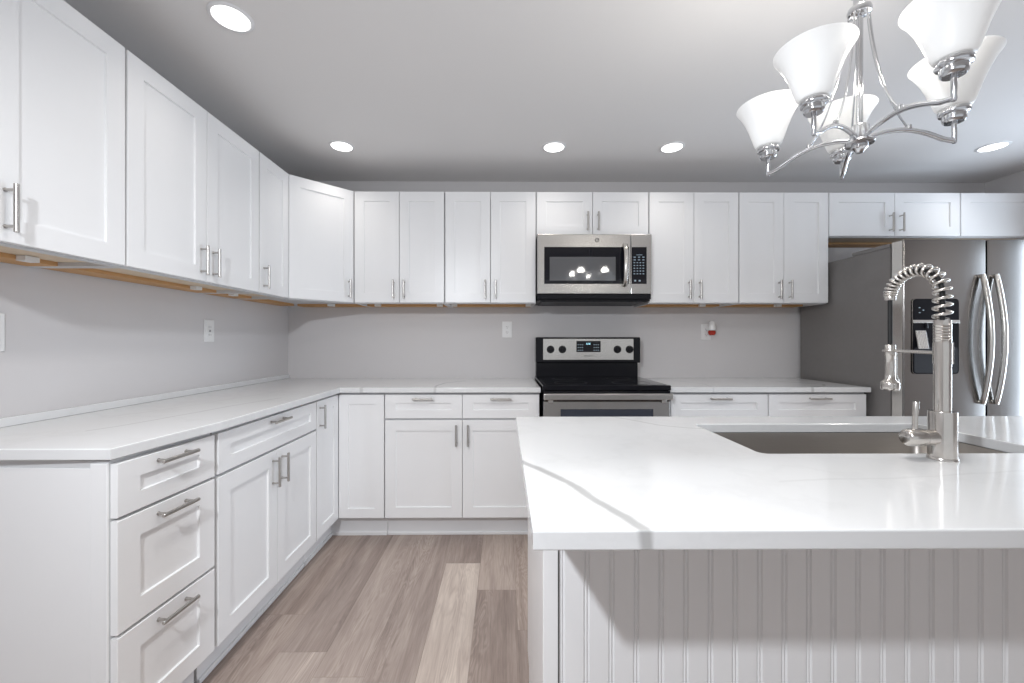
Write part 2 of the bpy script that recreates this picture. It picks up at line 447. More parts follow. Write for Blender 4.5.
def drawer(root, x0, x1, z0, z1, handle=True, st=0.064, rail=0.05):
    o = shaker(MB(), x0, x1, z0, z1, st, rail).build('drawer', 'white', root)
    if handle: pull(o, (x0 + x1) / 2, z1 - (0.028 if z1 - z0 > 0.2 else 0.024), False)
    return o


def wall_cabinet(label, w, h, loc, rz, doors, group=None, clips=(), d=0.305, wood=True, name='wall_cabinet'):
    """origin: bottom front corner of the box, x along the front, y into the wall"""
    r = thing(name, label, 'cabinet', loc, rz, group)
    b = MB()
    b.box(0, 0.018, 0.0, d, 0, h).box(w - 0.018, w, 0.0, d, 0, h).box(0.018, w - 0.018, 0, d, h - 0.018, h)
    b.box(0.018, w - 0.018, 0.0, 0.02, 0, 0.04).box(0.018, w - 0.018, d - 0.006, d, 0.02, h - 0.018)
    b.box(0.018, w - 0.018, 0.0, 0.02, h - 0.05, h - 0.018)
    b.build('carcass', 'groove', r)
    MB().box(0.018, w - 0.018, 0.02, d - 0.006, 0.014, 0.026).build('bottom_panel', 'birch', r)
    if wood: MB().box(0.018, w - 0.018, d - 0.11, d - 0.006, 0.0, 0.014, 0.001).build('hanging_rail', 'wood', r)
    for c in clips: MB().box(c - 0.02, c + 0.02, d - 0.14, d - 0.11, -0.004, 0.013, 0.001).build('mounting_block', 'plastic', r)
    n = len(doors); gap = 0.0035; ww = (w - gap * (n + 1)) / n
    for i, hd in enumerate(doors):
        x0 = gap + i * (ww + gap)
        door(r, x0, x0 + ww, 0.006, h - 0.004, hd)
    return r


ZU, HU = 1.455, 0.762
YUF = YB - 0.305 - 0.001                                               # front of the upper boxes on the back wall
XUF = XL + 0.305 + 0.001
R90 = PI / 2
# left wall, from the near end to the corner
YL = [1.034, 1.414, 2.176, 2.474]
wall_cabinet('white single-door wall cabinet on the left wall with its handle by the near edge', YL[1] - YL[0] - 0.002, HU, (XUF, YL[0], ZU), R90, ['L'], clips=(0.26,))
wall_cabinet('white two-door wall cabinet on the left wall with paired handles', YL[2] - YL[1] - 0.002, HU, (XUF, YL[1], ZU), R90, ['R', 'L'], clips=(0.58,))
wall_cabinet('narrow white single-door wall cabinet between the left two-door cabinet and the angled corner cabinet', YL[3] - YL[2] - 0.002, HU, (XUF, YL[2], ZU), R90, ['L'], clips=(0.09,))

# diagonal corner cabinet
cc = thing('corner_wall_cabinet', 'white corner wall cabinet with one wide door set at an angle', 'cabinet', (XUF, YL[3], ZU))
ex, ey = XL + 0.61 - XUF, YUF - YL[3]                                   # far end of the angled face
poly = [(0, 0), (ex, ey), (ex, YB - 0.001 - YL[3]), (XL + 0.001 - XUF, YB - 0.001 - YL[3]), (XL + 0.001 - XUF, 0)]
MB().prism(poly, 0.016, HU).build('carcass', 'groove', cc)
b = MB(); n_ = 0.02
b.prism([(0, 0), (ex, ey), (ex - n_ * 0.3, ey + n_), (-n_, n_ * 0.3)], 0.0, 0.016).prism([(-0.02, 0), (0, 0), (-n_, n_ * 0.3), (XL + 0.001 - XUF, n_), (XL + 0.001 - XUF, 0)], 0.0, 0.016)
b.build('bottom_frame', 'groove', cc)
MB().box(XL + 0.12 - XUF, ex - 0.001, YB - 0.10 - YL[3], YB - 0.002 - YL[3], 0.0, 0.016).box(XL + 0.002 - XUF, XL + 0.10 - XUF, 0.02, YB - 0.11 - YL[3], 0.0, 0.016).build('hanging_rail', 'wood', cc)
MB().box(0.05, 0.09, YB - 0.14 - YL[3], YB - 0.10 - YL[3], -0.004, 0.016, 0.001).build('mounting_block', 'plastic', cc)
ang = math.atan2(ey, ex); dl = math.hypot(ex, ey)
mt = Matrix.Rotation(ang, 4, 'Z')
dd = shaker(MB(mt), 0.012, dl - 0.012, 0.006, HU - 0.004).build('door', 'white', cc)
hh = pull(dd, dl - 0.012 - 0.034, 0.094); hh.matrix_local = mt

# back wall
XU = [-1.020, -0.405, 0.2165, 0.984, 1.600, 2.216, 3.122, 3.672]
GU = 'full-height two-door wall cabinets on the back wall'
wall_cabinet('white two-door wall cabinet on the back wall, directly beside the angled corner cabinet', XU[1] - XU[0] - 0.002, HU, (XU[0], YUF, ZU), 0, ['R', 'L'], GU, (0.10, 0.55))
wall_cabinet('white two-door wall cabinet on the back wall, touching the left side of the microwave', XU[2] - XU[1] - 0.002, HU, (XU[1], YUF, ZU), 0, ['R', 'L'], GU, (0.04, 0.58))
wall_cabinet('short white two-door wall cabinet directly above the microwave', XU[3] - XU[2] - 0.002, 0.302, (XU[2], YUF, ZU + HU - 0.302), 0, ['R', 'L'], None, ())
wall_cabinet('white two-door wall cabinet touching the right side of the microwave', XU[4] - XU[3] - 0.002, HU, (XU[3], YUF, ZU), 0, ['R', 'L'], GU, (0.46,))
wall_cabinet('white two-door wall cabinet whose bare side stands next to the refrigerator', XU[5] - XU[4] - 0.002, HU, (XU[4], YUF, ZU), 0, ['R', 'L'], GU, (0.4,))
wall_cabinet('short wide white two-door wall cabinet directly above the refrigerator', XU[6] - XU[5] - 0.002, 0.305, (XU[5], YUF, ZU + HU - 0.305), 0, ['R', 'L'])
wall_cabinet('short white wall cabinet without any handle, right of the cabinet over the refrigerator', XU[7] - XU[6], 0.305, (XU[6], YUF, ZU + HU - 0.305), 0, [None])

# base cabinets
ZT, ZB = 0.885, 0.125


def base_box(r, w, d=0.58, toe=0.052, x0=0.0, skew=0.0):
    b = MB()
    b.prism([(x0, 0.0), (w, 0.0), (w - skew, d), (x0, d)], ZB, ZT)
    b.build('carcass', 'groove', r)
    MB().box(x0, w - skew * 0.2, toe, toe + 0.016, 0.0, ZB).build('toe_kick', 'trim', r)
    MB().box(x0 + 0.001, w - 0.001 - skew * 0.2, toe - 0.010, toe, 0.0, 0.018, 0.003).build('shoe_moulding', 'trim', r)


def base_cabinet(label, w, loc, rz, kind, group=None, x0=0.0, skew=0.0):
    r = thing('base_cabinet', label, 'cabinet', loc, rz, group)
    base_box(r, w, x0=x0, skew=skew)
    g = 0.003
    if kind == 'drawers':
        for z0, z1 in ((0.733, 0.876), (0.424, 0.724), (0.133, 0.414)): drawer(r, g, w - g, z0, z1, rail=0.05 if z1 > 0.8 else 0.064)
    else:
        if kind == 'wide':
            drawer(r, g, w - g, 0.733, 0.876)
        else:
            drawer(r, g, w / 2 - g / 2, 0.733, 0.876); drawer(r, w / 2 + g / 2, w - g, 0.733, 0.876)
        door(r, g, w / 2 - g / 2, 0.133, 0.722, 'R', False); door(r, w / 2 + g / 2, w - g, 0.133, 0.722, 'L', False)
    return r


YBF = YB - 0.61
XBF = -1.0 - 0.020
drb = base_cabinet('white three-drawer base cabinet at the open end of the left counter', 0.340, (XBF - 0.018, 1.070, 0), R90 - math.radians(3.0), 'drawers', skew=0.034)
MB().box(-0.006, -0.0005, -0.001, 0.045, ZB - 0.02, ZT - 0.006, 0.001).box(-0.004, -0.0005, 0.047, 0.58, 0.0, ZT - 0.02, 0.001).build('end_panel', 'white', drb)
base_cabinet('white base cabinet on the left wall with one wide drawer over two doors', 0.744, (XBF, 1.419, 0), R90, 'wide')
# corner base cabinet with two full-height leaves meeting in the corner
cb = thing('corner_base_cabinet', 'white corner base cabinet with two full-height doors meeting in the inside corner', 'cabinet', (XL, YB, 0))
yA, xA = 2.165 - YB, -0.724 - XL                                        # ends of the two legs
fx, fy = XBF - XL, YBF - 0.0 - YB
MB().prism([(0.001, -0.001), (xA, -0.001), (xA, fy), (fx, fy), (fx, yA), (0.001, yA)], ZB, ZT).build('carcass', 'groove', cb)
MB().prism([(fx - 0.052, yA), (fx - 0.052, fy + 0.052), (xA, fy + 0.052), (xA, fy + 0.068), (fx - 0.068, fy + 0.068), (fx - 0.068, yA)], 0, ZB).build('toe_kick', 'trim', cb)
MB().prism([(fx - 0.042, yA + 0.001), (fx - 0.042, fy + 0.042), (xA - 0.001, fy + 0.042), (xA - 0.001, fy + 0.052), (fx - 0.052, fy + 0.052), (fx - 0.052, yA + 0.001)], 0, 0.018).build('shoe_moulding', 'trim', cb)
mA = Matrix.Translation((fx, yA, 0)) @ Matrix.Rotation(R90, 4, 'Z')
wl = (fy - yA) - 0.022
dA = shaker(MB(mA), 0.003, wl, 0.133, 0.876, 0.056).build('door', 'white', cb)
hA = pull(dA, 0.036, 0.790); hA.matrix_local = mA
mB_ = Matrix.Translation((fx, fy, 0))
shaker(MB(mB_), 0.0215, xA - fx - 0.003, 0.133, 0.876, 0.056).build('door', 'white', cb)
base_cabinet('white base cabinet left of the range with two drawers over two doors', 0.935, (-0.722, YBF, 0), 0, 'double')


def single(label, w, x, group):
    r = thing('base_cabinet', label, 'cabinet', (x, YBF, 0), 0, group)
    base_box(r, w)
    drawer(r, 0.003, w - 0.003, 0.733, 0.876); door(r, 0.003, w / 2 - 0.0015, 0.133, 0.722, 'R', False); door(r, w / 2 + 0.0015, w - 0.003, 0.133, 0.722, 'L', False)


GB = 'one-drawer base cabinets right of the range'
single('white one-drawer base cabinet touching the right side of the range', 0.597, 1.003, GB)
single('white one-drawer base cabinet beside the refrigerator', 0.600, 1.602, GB)

# ------------------------------------------------------------------ worktops
ZC0, ZC1 = 0.890, 0.920
XE, YE = -0.982, YB - 0.648
tag(slab('corner_worktop', [[(XL + 0.001, 1.058), (-1.022, 1.058), (XE, 1.42), (XE, YE), (0.217, YE), (0.217, YB - 0.001), (XL + 0.001, YB - 0.001)]], ZC0, ZC1, 'quartz_run'),
    'white veined stone worktop running along the left wall and round the corner to the range', 'worktop')
tag(slab('short_worktop', [[(0.997, YE), (2.212, YE), (2.212, YB - 0.001), (0.997, YB - 0.001)]], ZC0, ZC1, 'quartz_short'),
    'short white veined stone worktop between the range and the refrigerator', 'worktop')
tag(MB().box(XL + 0.0005, XL + 0.012, 1.059, YB - 0.002, ZC1 + 0.0005, ZC1 + 0.030, 0.002).build('backsplash_strip', 'quartz_run'),
    'low pale stone strip along the foot of the left wall above the worktop', 'backsplash')
SX0, SX1, SY0, SY1 = 0.640, 1.394, 1.004, 1.362
IX0, IX1, IY0, IY1 = 0.042, 2.15, 0.597, 1.500
tag(slab('island_worktop', [[(IX0, IY0), (IX1, IY0), (IX1, IY1), (IX0, IY1)], rrect(SX0, SX1, SY0, SY1, 0.02)], ZC0, ZC1, 'quartz_island'),
    'large white veined stone island worktop with the sink cut into it', 'worktop')

# island base
BX0, BX1, BY0, BY1 = 0.083, 2.10, 0.834, 1.440
isl = thing('kitchen_island', 'white kitchen island base with beadboard back under the overhanging worktop', 'kitchen island', (BX0, BY0, 0))
bx, by = BX1 - BX0, BY1 - BY0
MB().box(0, 0.018, 0.02, by, 0.10, 0.888).box(0, 0.018, 0.02, by - 0.07, 0.0, 0.10).build('side_panel', 'white', isl)
MB().box(bx - 0.018, bx, 0.02, by, 0.10, 0.888).box(bx - 0.018, bx, 0.02, by - 0.07, 0.0, 0.10).build('side_panel', 'white', isl)
MB().box(0.018, bx - 0.018, 0.022, by, 0.10, 0.118).box(0.018, bx - 0.018, by - 0.02, by, 0.118, 0.16).box(0.018, bx - 0.018, by - 0.02, by, 0.85, 0.888).build('carcass', 'groove', isl)
MB().box(0.018, bx - 0.018, by - 0.09, by - 0.07, 0.0, 0.10).build('toe_kick', 'trim', isl)
MB().box(-0.004, 0.027, -0.006, 0.02, 0.0, 0.888, 0.002).build('corner_post', 'white', isl)
MB().box(bx - 0.027, bx + 0.004, -0.006, 0.02, 0.0, 0.888, 0.002).build('corner_post', 'white', isl)
# beadboard: a profile run upward
P = []; x = 0.0305; xe = bx - 0.0305; yb_ = 0.0
while x < xe - 0.052:
    P += [(x, 0.004), (x + 0.0015, 0.004), (x + 0.003, 0.0015), (x + 0.0045, 0.0005), (x + 0.006, 0.0015), (x + 0.0075, 0.004), (x + 0.0095, 0.004), (x + 0.0115, 0.0)]
    x += 0.0512
    P += [(x - 0.0015, 0.0)]
P += [(xe, 0.0), (xe, 0.016), (0.0305, 0.016)]
MB().prism(P, 0.0, 0.886).build('beadboard_panel', 'white', isl)
MB().box(0.0275, 0.0300, 0.006, 0.018, 0.0, 0.887).build('panel_joint', 'slot', isl)
g4 = bx / 4
for i, hd in enumerate(('L', 'R', 'L', 'R')):
    mI = Matrix.Translation((bx, by, 0)) @ Matrix.Rotation(PI, 4, 'Z')
    di = shaker(MB(mI), i * g4 + 0.003, (i + 1) * g4 - 0.003, 0.11, 0.872).build('door', 'white', isl)
    hi = pull(di, i * g4 + 0.035 if hd == 'L' else (i + 1) * g4 - 0.035, 0.78); hi.matrix_local = mI

# sink
sk = thing('undermount_sink', 'stainless undermount sink bowl set into the island worktop', 'sink', (1.017, 1.183, 0))
def sink_bowl():
    bm = bmesh.new()
    levels = [(-0.006, 0.020, 0.8875, 0.024), (-0.006, 0.0, 0.8875, 0.024), (-0.004, 0.0, 0.875, 0.024), (0.002, 0.0, 0.70, 0.03), (0.02, 0.0, 0.672, 0.04), (0.06, 0.0, 0.665, 0.05)]
    rings = []
    for ins, ex_, z, r in levels:
        o_ = ins - ex_
        rings.append([bm.verts.new((px - 1.017, py - 1.183, z)) for px, py in rrect(SX0 + o_, SX1 - o_, SY0 + o_, SY1 - o_, max(r, 0.01) if ex_ == 0 else 0.03)])
    for a, c in zip(rings[:-1], rings[1:]):
        n = len(a)
        for i in range(n): bm.faces.new((a[i], a[(i + 1) % n], c[(i + 1) % n], c[i]))
    bm.faces.new(rings[-1])
    me = bpy.data.meshes.new('bowl'); bm.to_mesh(me); bm.free(); me.materials.append(M['sink'])
    o = bpy.data.objects.new('bowl', me); COL.objects.link(o); o.parent = sk
    sm = o.modifiers.new('thickness', 'SOLIDIFY'); sm.thickness = 0.0015; sm.offset = 1
    for p in me.polygons: p.use_smooth = True
    me.set_sharp_from_angle(angle=math.radians(50))
sink_bowl()
MB().lathe([(0.0, 0.6665), (0.03, 0.6665), (0.036, 0.6685), (0.045, 0.669), (0.045, 0.6662)], (0, 0, 0), 'Z', 28).build('drain', 'steel', sk, 40)

# ------------------------------------------------------------------ faucet (spring neck, pull-down head over the sink)
fa = thing('spring_faucet', 'brushed nickel spring-neck pull-down faucet standing on the island worktop', 'faucet', (1.037, 0.952, ZC1))
MB().lathe([(0.0, 0.0), (0.0275, 0.0), (0.0275, 0.003), (0.026, 0.006), (0.0, 0.006)], segs=36).build('base_flange', 'nickel', fa, 40)
MB().lathe([(0.0, 0.005), (0.0253, 0.005), (0.0253, 0.112), (0.0248, 0.114), (0.0, 0.114)], segs=36).build('body', 'nickel', fa, 40)
mb = MB(); mb.lathe([(0.0, 0.0), (0.018, 0.0), (0.018, 0.032), (0.0, 0.032)], (-0.022, 0, 0.052), '-X', 28)
lv = mb.build('valve_housing', 'nickel', fa, 40)
MB().lathe([(0.0, -0.021), (0.012, -0.0205), (0.017, -0.0185), (0.0198, -0.014), (0.0206, -0.008), (0.0206, 0.018), (0.0195, 0.021), (0.0, 0.021)], (-0.069, 0, 0.052), 'X', 28).build('valve_cap', 'nickel', fa, 40)
lever = MB().tube([(-0.066, 0.0, 0.069), (-0.065, 0.0, 0.10), (-0.0625, 0.0, 0.134), (-0.0624, 0, 0.137)], [0.0052, 0.0052, 0.0062, 0.005], 16).build('lever', 'nickel', fa, 40)
# riser with threaded-looking ribs at the top
prof = [(0.0, 0.112), (0.0154, 0.112), (0.0154, 0.226), (0.0164, 0.226), (0.0164, 0.276), (0.0154, 0.276)]
z = 0.280
while z < 0.322:
    prof += [(0.0154, z), (0.0160, z + 0.0015), (0.0160, z + 0.004), (0.0150, z + 0.005)]; z += 0.007
prof += [(0.0154, 0.329), (0.010, 0.331), (0.0, 0.331)]
MB().lathe(prof, segs=36).build('riser_tube', 'nickel', fa, 35)
MB().box(0.0152, 0.0225, -0.006, 0.006, 0.225, 0.278, 0.002).tube([(0.0182, 0, 0.10), (0.0182, 0, 0.33)], 0.0025, 8).build('dock_clamp', 'nickel', fa)
# neck path in the local y,z plane: up, over and down to the head
reach = 0.130
def neck(t):
    # t 0..1 along up-rise, half ellipse
    zr, ze = 0.390, 0.402
    a = PI * t
    yy = reach / 2 - reach / 2 * math.cos(a)
    zz = zr + 0.069 * math.sin(a) if t <= 0.5 else ze + 0.057 * math.sin(a)
    return Vector((0.004 * math.sin(a), yy, zz))
path = [Vector((0, 0, 0.331 + 0.059 * i / 12)) for i in range(12)] + [neck(i / 60) for i in range(61)]
dense = []
for a_, c_ in zip(path[:-1], path[1:]):
    for k in range(12): dense.append(a_.lerp(c_, k / 12))
dense.append(path[-1])
cum = [0.0]
for a_, c_ in zip(dense[:-1], dense[1:]): cum.append(cum[-1] + (c_ - a_).length)
Ltot = cum[-1]
def at_len(s):
    s = max(0, min(Ltot, s)); lo, hi = 0, len(cum) - 1
    while hi - lo > 1:
        m_ = (lo + hi) // 2
        if cum[m_] <= s: lo = m_
        else: hi = m_
    f = (s - cum[lo]) / max(1e-9, cum[hi] - cum[lo]); p = dense[lo].lerp(dense[hi], f)
    t = (dense[min(hi + 3, len(dense) - 1)] - dense[max(lo - 3, 0)]).normalized(); return p, t
# spring: the pitch is open near the riser and tight towards the head
turns = 18; pts = []; NS = turns * 20
for i in range(NS + 1):
    u = i / NS; s = Ltot * (0.62 * u + 0.38 * (1 - (1 - u) ** 2)) if False else Ltot * (1 - (1 - u) ** 1.35)
    p, t = at_len(s); sx = Vector((1, 0, 0)); sx = (sx - t * sx.dot(t)).normalized(); sy = t.cross(sx)
    a = 2 * PI * turns * u; rr = 0.0148 - 0.0040 * u
    pts.append(p + sx * (math.cos(a) * rr) + sy * (math.sin(a) * rr))
MB().tube(pts, 0.0037, 8).build('spring', 'nickel', fa, 60)
ZH = 0.259                                                              # top of the spray head
hp = [at_len(Ltot * i / 40)[0] for i in range(41)] + [Vector((0, reach, 0.402 - k * 0.0170)) for k in range(1, 9)]
MB().tube(hp, 0.0052, 12).build('hose', 'rubber', fa, 60)
MB().lathe([(0.0, 0.389), (0.0115, 0.389), (0.012, 0.391), (0.012, 0.401), (0.011, 0.403), (0.0, 0.403)], (0, reach, 0), 'Z', 28).build('spring_collar', 'nickel', fa, 40)
MB().lathe([(0.0, 0.270), (0.0105, 0.270), (0.0115, 0.268), (0.0115, 0.240), (0.0105, 0.238), (0.0103, 0.215), (0.0106, 0.190), (0.0118, 0.177), (0.0185, 0.170), (0.0195, 0.168), (0.0195, 0.152), (0.0185, 0.149), (0.0, 0.149)], (0, reach, 0), 'Z', 32).build('spray_head', 'nickel', fa, 40)
MB().tube([(0.016, reach, 0.250), (0.0155, reach, 0.215), (0.0155, reach, 0.190), (0.0215, reach, 0.174), (0.0215, reach, 0.152)], [0.0022, 0.0026, 0.0026, 0.0028, 0.0024], 10).build('spray_trigger', 'nickel', fa, 50)
da = MB().tube([(0, 0.016, 0.252), (0, reach - 0.012, 0.254)], 0.0042, 14)
da.tube([(0.0135 * math.cos(2 * PI * k / 24), reach + 0.0135 * math.sin(2 * PI * k / 24), 0.254) for k in range(24)], 0.0026, 8, closed=True)
da.build('dock_arm', 'nickel', fa, 50)

# ------------------------------------------------------------------ refrigerator
FX0, FX1, FY = 2.236, 3.146, 2.252
fr = thing('refrigerator', 'stainless french-door refrigerator with grey side and black dispenser beside the short worktop', 'refrigerator', (FX0, FY, 0))
fw = FX1 - FX0
MB().box(0, fw, 0.078, 0.795, 0.02, 1.742, 0.004).build('case', 'fridge_side', fr)
MB().prism([(0.0, 0.082), (0.085, 0.082), (0.085, 0.34), (0.0, 0.34)], 1.742, 1.766, 0.004).build('hinge_cover', 'fridge_side', fr)
MB().prism([(fw - 0.085, 0.082), (fw, 0.082), (fw, 0.34), (fw - 0.085, 0.34)], 1.742, 1.766, 0.004).build('hinge_cover', 'fridge_side', fr)
def fdoor(x0, x1, z0, z1, bulge=0.006, name='door'):
    # gently crowned front face
    n = 10; poly = [(x0 + (x1 - x0) * i / n, -bulge * (1 - (2 * i / n - 1) ** 2)) for i in range(n + 1)]
    poly = [(poly[0][0], 0.004)] + [(poly[0][0] + 0.004, poly[0][1])] + poly[1:-1] + [(poly[-1][0] - 0.004, poly[-1][1]), (poly[-1][0], 0.004), (x1, 0.070), (x0, 0.070)]
    return MB().prism(poly, z0, z1, 0.0).build(name, 'fridge_steel', fr, 40)
xm = 0.470
d1 = fdoor(0.0, xm - 0.0055, 0.66, 1.768)
for q0, q1, nm in ((0.664, 1.764, d1),): MB().box(-0.0022, 0.0, 0.008, 0.068, q0, q1, 0.0008).build('edge_trim', 'steel_h', nm)
d2 = fdoor(xm + 0.0055, fw, 0.66, 1.768)
for z0, z1 in ((0.36, 0.65), (0.06, 0.35)):
    dq = fdoor(0.0, fw, z0, z1, 0.006, 'freezer_drawer')
    MB().tube([(0.08, -0.006, z1 - 0.05), (0.08, -0.045, z1 - 0.05), (fw / 2, -0.062, z1 - 0.05), (fw - 0.08, -0.045, z1 - 0.05), (fw - 0.08, -0.006, z1 - 0.05)], 0.011, 12).build('handle', 'steel_h', dq, 50)
def bow(parent, x):
    pts = []; n = 24; z0, z1 = 0.855, 1.566
    for i in range(n + 1):
        t = i / n; pts.append((x, -0.014 - 0.040 * math.sin(PI * t) ** 0.9, z0 + (z1 - z0) * t))
    pts = [(x, -0.001, z0 + 0.004)] + pts + [(x, -0.001, z1 - 0.004)]
    MB().tube(pts, 0.0125, 16, flat=1.0).build('handle', 'steel_h', parent, 60)
bow(d1, xm - 0.041); bow(d2, xm + 0.034)
# dispenser on the left door
mD = Matrix.Rotation(PI / 2, 4, 'X')                                    # prism height runs toward the viewer (-y)
dp = MB(mD).prism(rrect(0.041, 0.304, 1.013, 1.439, 0.022), 0.0045, 0.0075).build('dispenser', 'fridge_steel', d1)
MB(mD).prism(rrect(0.044, 0.301, 1.016, 1.436, 0.020), 0.0075, 0.0090).build('front_plate', 'black_panel', dp)
MB(mD).prism(rrect(0.050, 0.295, 1.318, 1.430, 0.014), 0.0090, 0.0098).build('control_panel', 'black_panel', dp)
MB().box(0.042, 0.303, -0.013, -0.006, 1.300, 1.318, 0.002).build('shelf_bar', 'steel_h', dp)
MB(mD).prism(rrect(0.050, 0.295, 1.022, 1.165, 0.014), 0.0090, 0.0096).build('drip_panel', 'dark_plastic', dp)
pdl = MB(Matrix.Translation((0.085, -0.018, 1.20)) @ Matrix.Rotation(math.radians(-10), 4, 'X'))
pdl.prism([(-0.03, -0.003), (0.03, -0.003), (0.03, 0.003), (-0.03, 0.003)], -0.045, 0.06, 0.002)
for k in range(6): pdl.box(-0.025 + k * 0.009, -0.022 + k * 0.009, -0.0055, -0.002, -0.04, 0.055)
pdl.build('paddle', 'steel', dp)
MB().tube([(0.115, -0.010, 1.297), (0.115, -0.011, 1.272)], 0.008, 12).build('nozzle', 'black', dp, 40)
MB().box(0.075, 0.083, -0.0101, -0.0094, 1.356, 1.360).box(0.075, 0.083, -0.0101, -0.0094, 1.384, 1.388).box(0.096, 0.104, -0.0101, -0.0094, 1.370, 1.374).build('control_print', 'key', dp)

# ------------------------------------------------------------------ microwave
MX0, MX1, MY = 0.2185, 0.9815, 2.692
mw = thing('microwave', 'stainless over-the-range microwave hanging above the range', 'microwave', (MX0, MY, 1.462))
mwid = MX1 - MX0
MB().box(0.002, mwid - 0.002, 0.030, 0.378, 0.008, 0.448, 0.002).build('case', 'dark_plastic', mw)
xd = 0.622                                                               # door width
door_mw = MB().ring_frame(0.0, xd, 0.052, 0.450, 0.046, xd - 0.012, 0.118, 0.364, 0.0, 0.003, 0.030, 0.004).build('door', 'steel', mw)
MB().box(0.0462, xd - 0.0122, 0.0005, 0.0028, 0.1182, 0.3638).build('glass_surround', 'black_glass', door_mw)
MB().box(0.082, 0.522, -0.0004, 0.0012, 0.140, 0.298, 0.0003).build('window', 'mw_glass', door_mw)
MB().tube([(0.580, 0.002, 0.108), (0.580, -0.022, 0.112), (0.580, -0.040, 0.16), (0.580, -0.046, 0.24), (0.580, -0.040, 0.33), (0.580, -0.022, 0.372), (0.580, 0.002, 0.376)], 0.0125, 14, flat=1.25).build('handle', 'steel_h', door_mw, 60)
text_part('emblem', 'GE', 0.015, (0.398, -0.0006, 0.410), (PI / 2, 0, 0), 'print', door_mw)
MB().tube([(0.398 + 0.0125 * math.cos(2 * PI * k / 32), -0.0004, 0.410 + 0.0125 * math.sin(2 * PI * k / 32)) for k in range(32)], 0.002, 6, closed=True).build('emblem_ring', 'print', door_mw, 60)
cp = MB().ring_frame(xd + 0.002, mwid, 0.052, 0.450, xd + 0.003, mwid - 0.034, 0.118, 0.364, 0.0, 0.003, 0.030, 0.004).build('control_panel', 'steel', mw)
MB().box(xd + 0.0032, mwid - 0.0345, 0.0003, 0.0028, 0.1182, 0.3638).build('panel_glass', 'black_glass', cp)
kp = MB()
for rr_ in range(7):
    for q in range(4 if rr_ > 1 else 3):
        w_ = 0.010 if rr_ > 1 else 0.014; x0_ = xd + 0.020 + q * (0.020 if rr_ > 1 else 0.029); z0_ = 0.294 - rr_ * 0.0185
        kp.box(x0_, x0_ + w_, -0.0003, 0.0004, z0_, z0_ + 0.0055)
kp.box(xd + 0.038, xd + 0.078, -0.0003, 0.0004, 0.310, 0.313).box(xd + 0.024, xd + 0.036, -0.0003, 0.0004, 0.135, 0.145).box(xd + 0.054, xd + 0.066, -0.0003, 0.0004, 0.135, 0.145)
tag(kp.build('keypad', 'key', cp), kind='stuff')
MB().prism([(0.002, 0.008), (mwid - 0.002, 0.008), (mwid - 0.002, 0.07), (0.002, 0.07)], 0.018, 0.051, 0.002).build('vent_grille', 'black', mw)
vb = MB().box(0.03, mwid - 0.03, 0.02, 0.34, 0.000, 0.0085, 0.003)
for k in range(14): vb.box(0.06 + k * 0.047, 0.095 + k * 0.047, 0.012, 0.02, 0.002, 0.010)
vb.build('underside_filter', 'dark_plastic', mw)

# ------------------------------------------------------------------ range
RX0, RX1 = 0.228, 0.990
ra = thing('electric_range', 'stainless and black electric range with a glass cooktop under the microwave', 'range', (RX0, 2.395, 0))
rw = RX1 - RX0
MB().box(0.002, rw - 0.002, 0.035, 0.655, 0.03, 0.905, 0.002).build('body', 'black', ra)
MB().box(-0.001, rw + 0.001, 0.004, 0.66, 0.906, 0.936, 0.005, 3).build('cooktop', 'black', ra)
MB().box(0.02, rw - 0.02, 0.03, 0.57, 0.9355, 0.9372).build('glass_surface', 'black_glass', ra)
for px_, py_, pr_ in ((0.19, 0.16, 0.10), (0.57, 0.16, 0.115), (0.19, 0.44, 0.08), (0.57, 0.44, 0.08)):
    MB().tube([(px_ + pr_ * math.cos(2 * PI * k / 48), py_ + pr_ * math.sin(2 * PI * k / 48), 0.9372) for k in range(48)], 0.0008, 4, closed=True).build('burner_ring', 'dark_plastic', ra, 60)
# backguard: lower black riser and the overhanging control console
bg = MB().prism([(0.0, 0.0), (rw - 0.014, 0.0), (rw - 0.014, 0.09), (0.0, 0.09)], 0.936, 1.055, 0.003)
bgo = bg.build('backguard', 'black', ra); bgo.location = (0.004, 0.575, 0)
MB().box(0.0, rw, 0.545, 0.668, 1.040, 1.228, 0.008, 3).build('console', 'black', ra)
fp = MB().box(0.052, rw - 0.052, 0.540, 0.5462, 1.062, 1.216, 0.002).build('control_fascia', 'steel_h', ra)
dsp = MB().box(0.294, 0.470, 0.5375, 0.541, 1.120, 1.200, 0.001).build('display_panel', 'dark_plastic', fp)
MB().box(0.350, 0.408, 0.5365, 0.5378, 1.163, 1.194).build('clock_window', 'black_glass', dsp)
text_part('clock_digits', '4:18', 0.018, (0.379, 0.5360, 1.179), (PI / 2, 0, 0), 'display', dsp)
kb = MB()
for i in range(3):
    for j in range(3):
        for s0 in (0.303, 0.418): kb.box(s0 + i * 0.015, s0 + 0.009 + i * 0.015, 0.5370, 0.5378, 1.130 + j * 0.020, 1.136 + j * 0.020)
kb.build('keypad', 'key', dsp)
text_part('brand_lettering', 'Whirlpool', 0.016, (0.382, 0.5395, 1.092), (PI / 2, 0, 0), 'print', fp)
for kx in (0.106, 0.192, 0.592, 0.680):
    kn = MB().lathe([(0.0275, 0.0), (0.0275, 0.004), (0.021, 0.006), (0.0185, 0.026), (0.016, 0.029), (0.0, 0.029)], (kx, 0.5402, 1.139), '-Y', 28)
    kn.box(kx - 0.0025, kx + 0.0025, 0.509, 0.5125, 1.124, 1.157, 0.0006)
    kn.build('control_knob', 'dark_plastic', fp, 40)
od = MB().ring_frame(0.004, rw - 0.004, 0.235, 0.842, 0.105, rw - 0.105, 0.35, 0.795, 0.006, 0.010, 0.035, 0.004).build('oven_door', 'steel', ra)
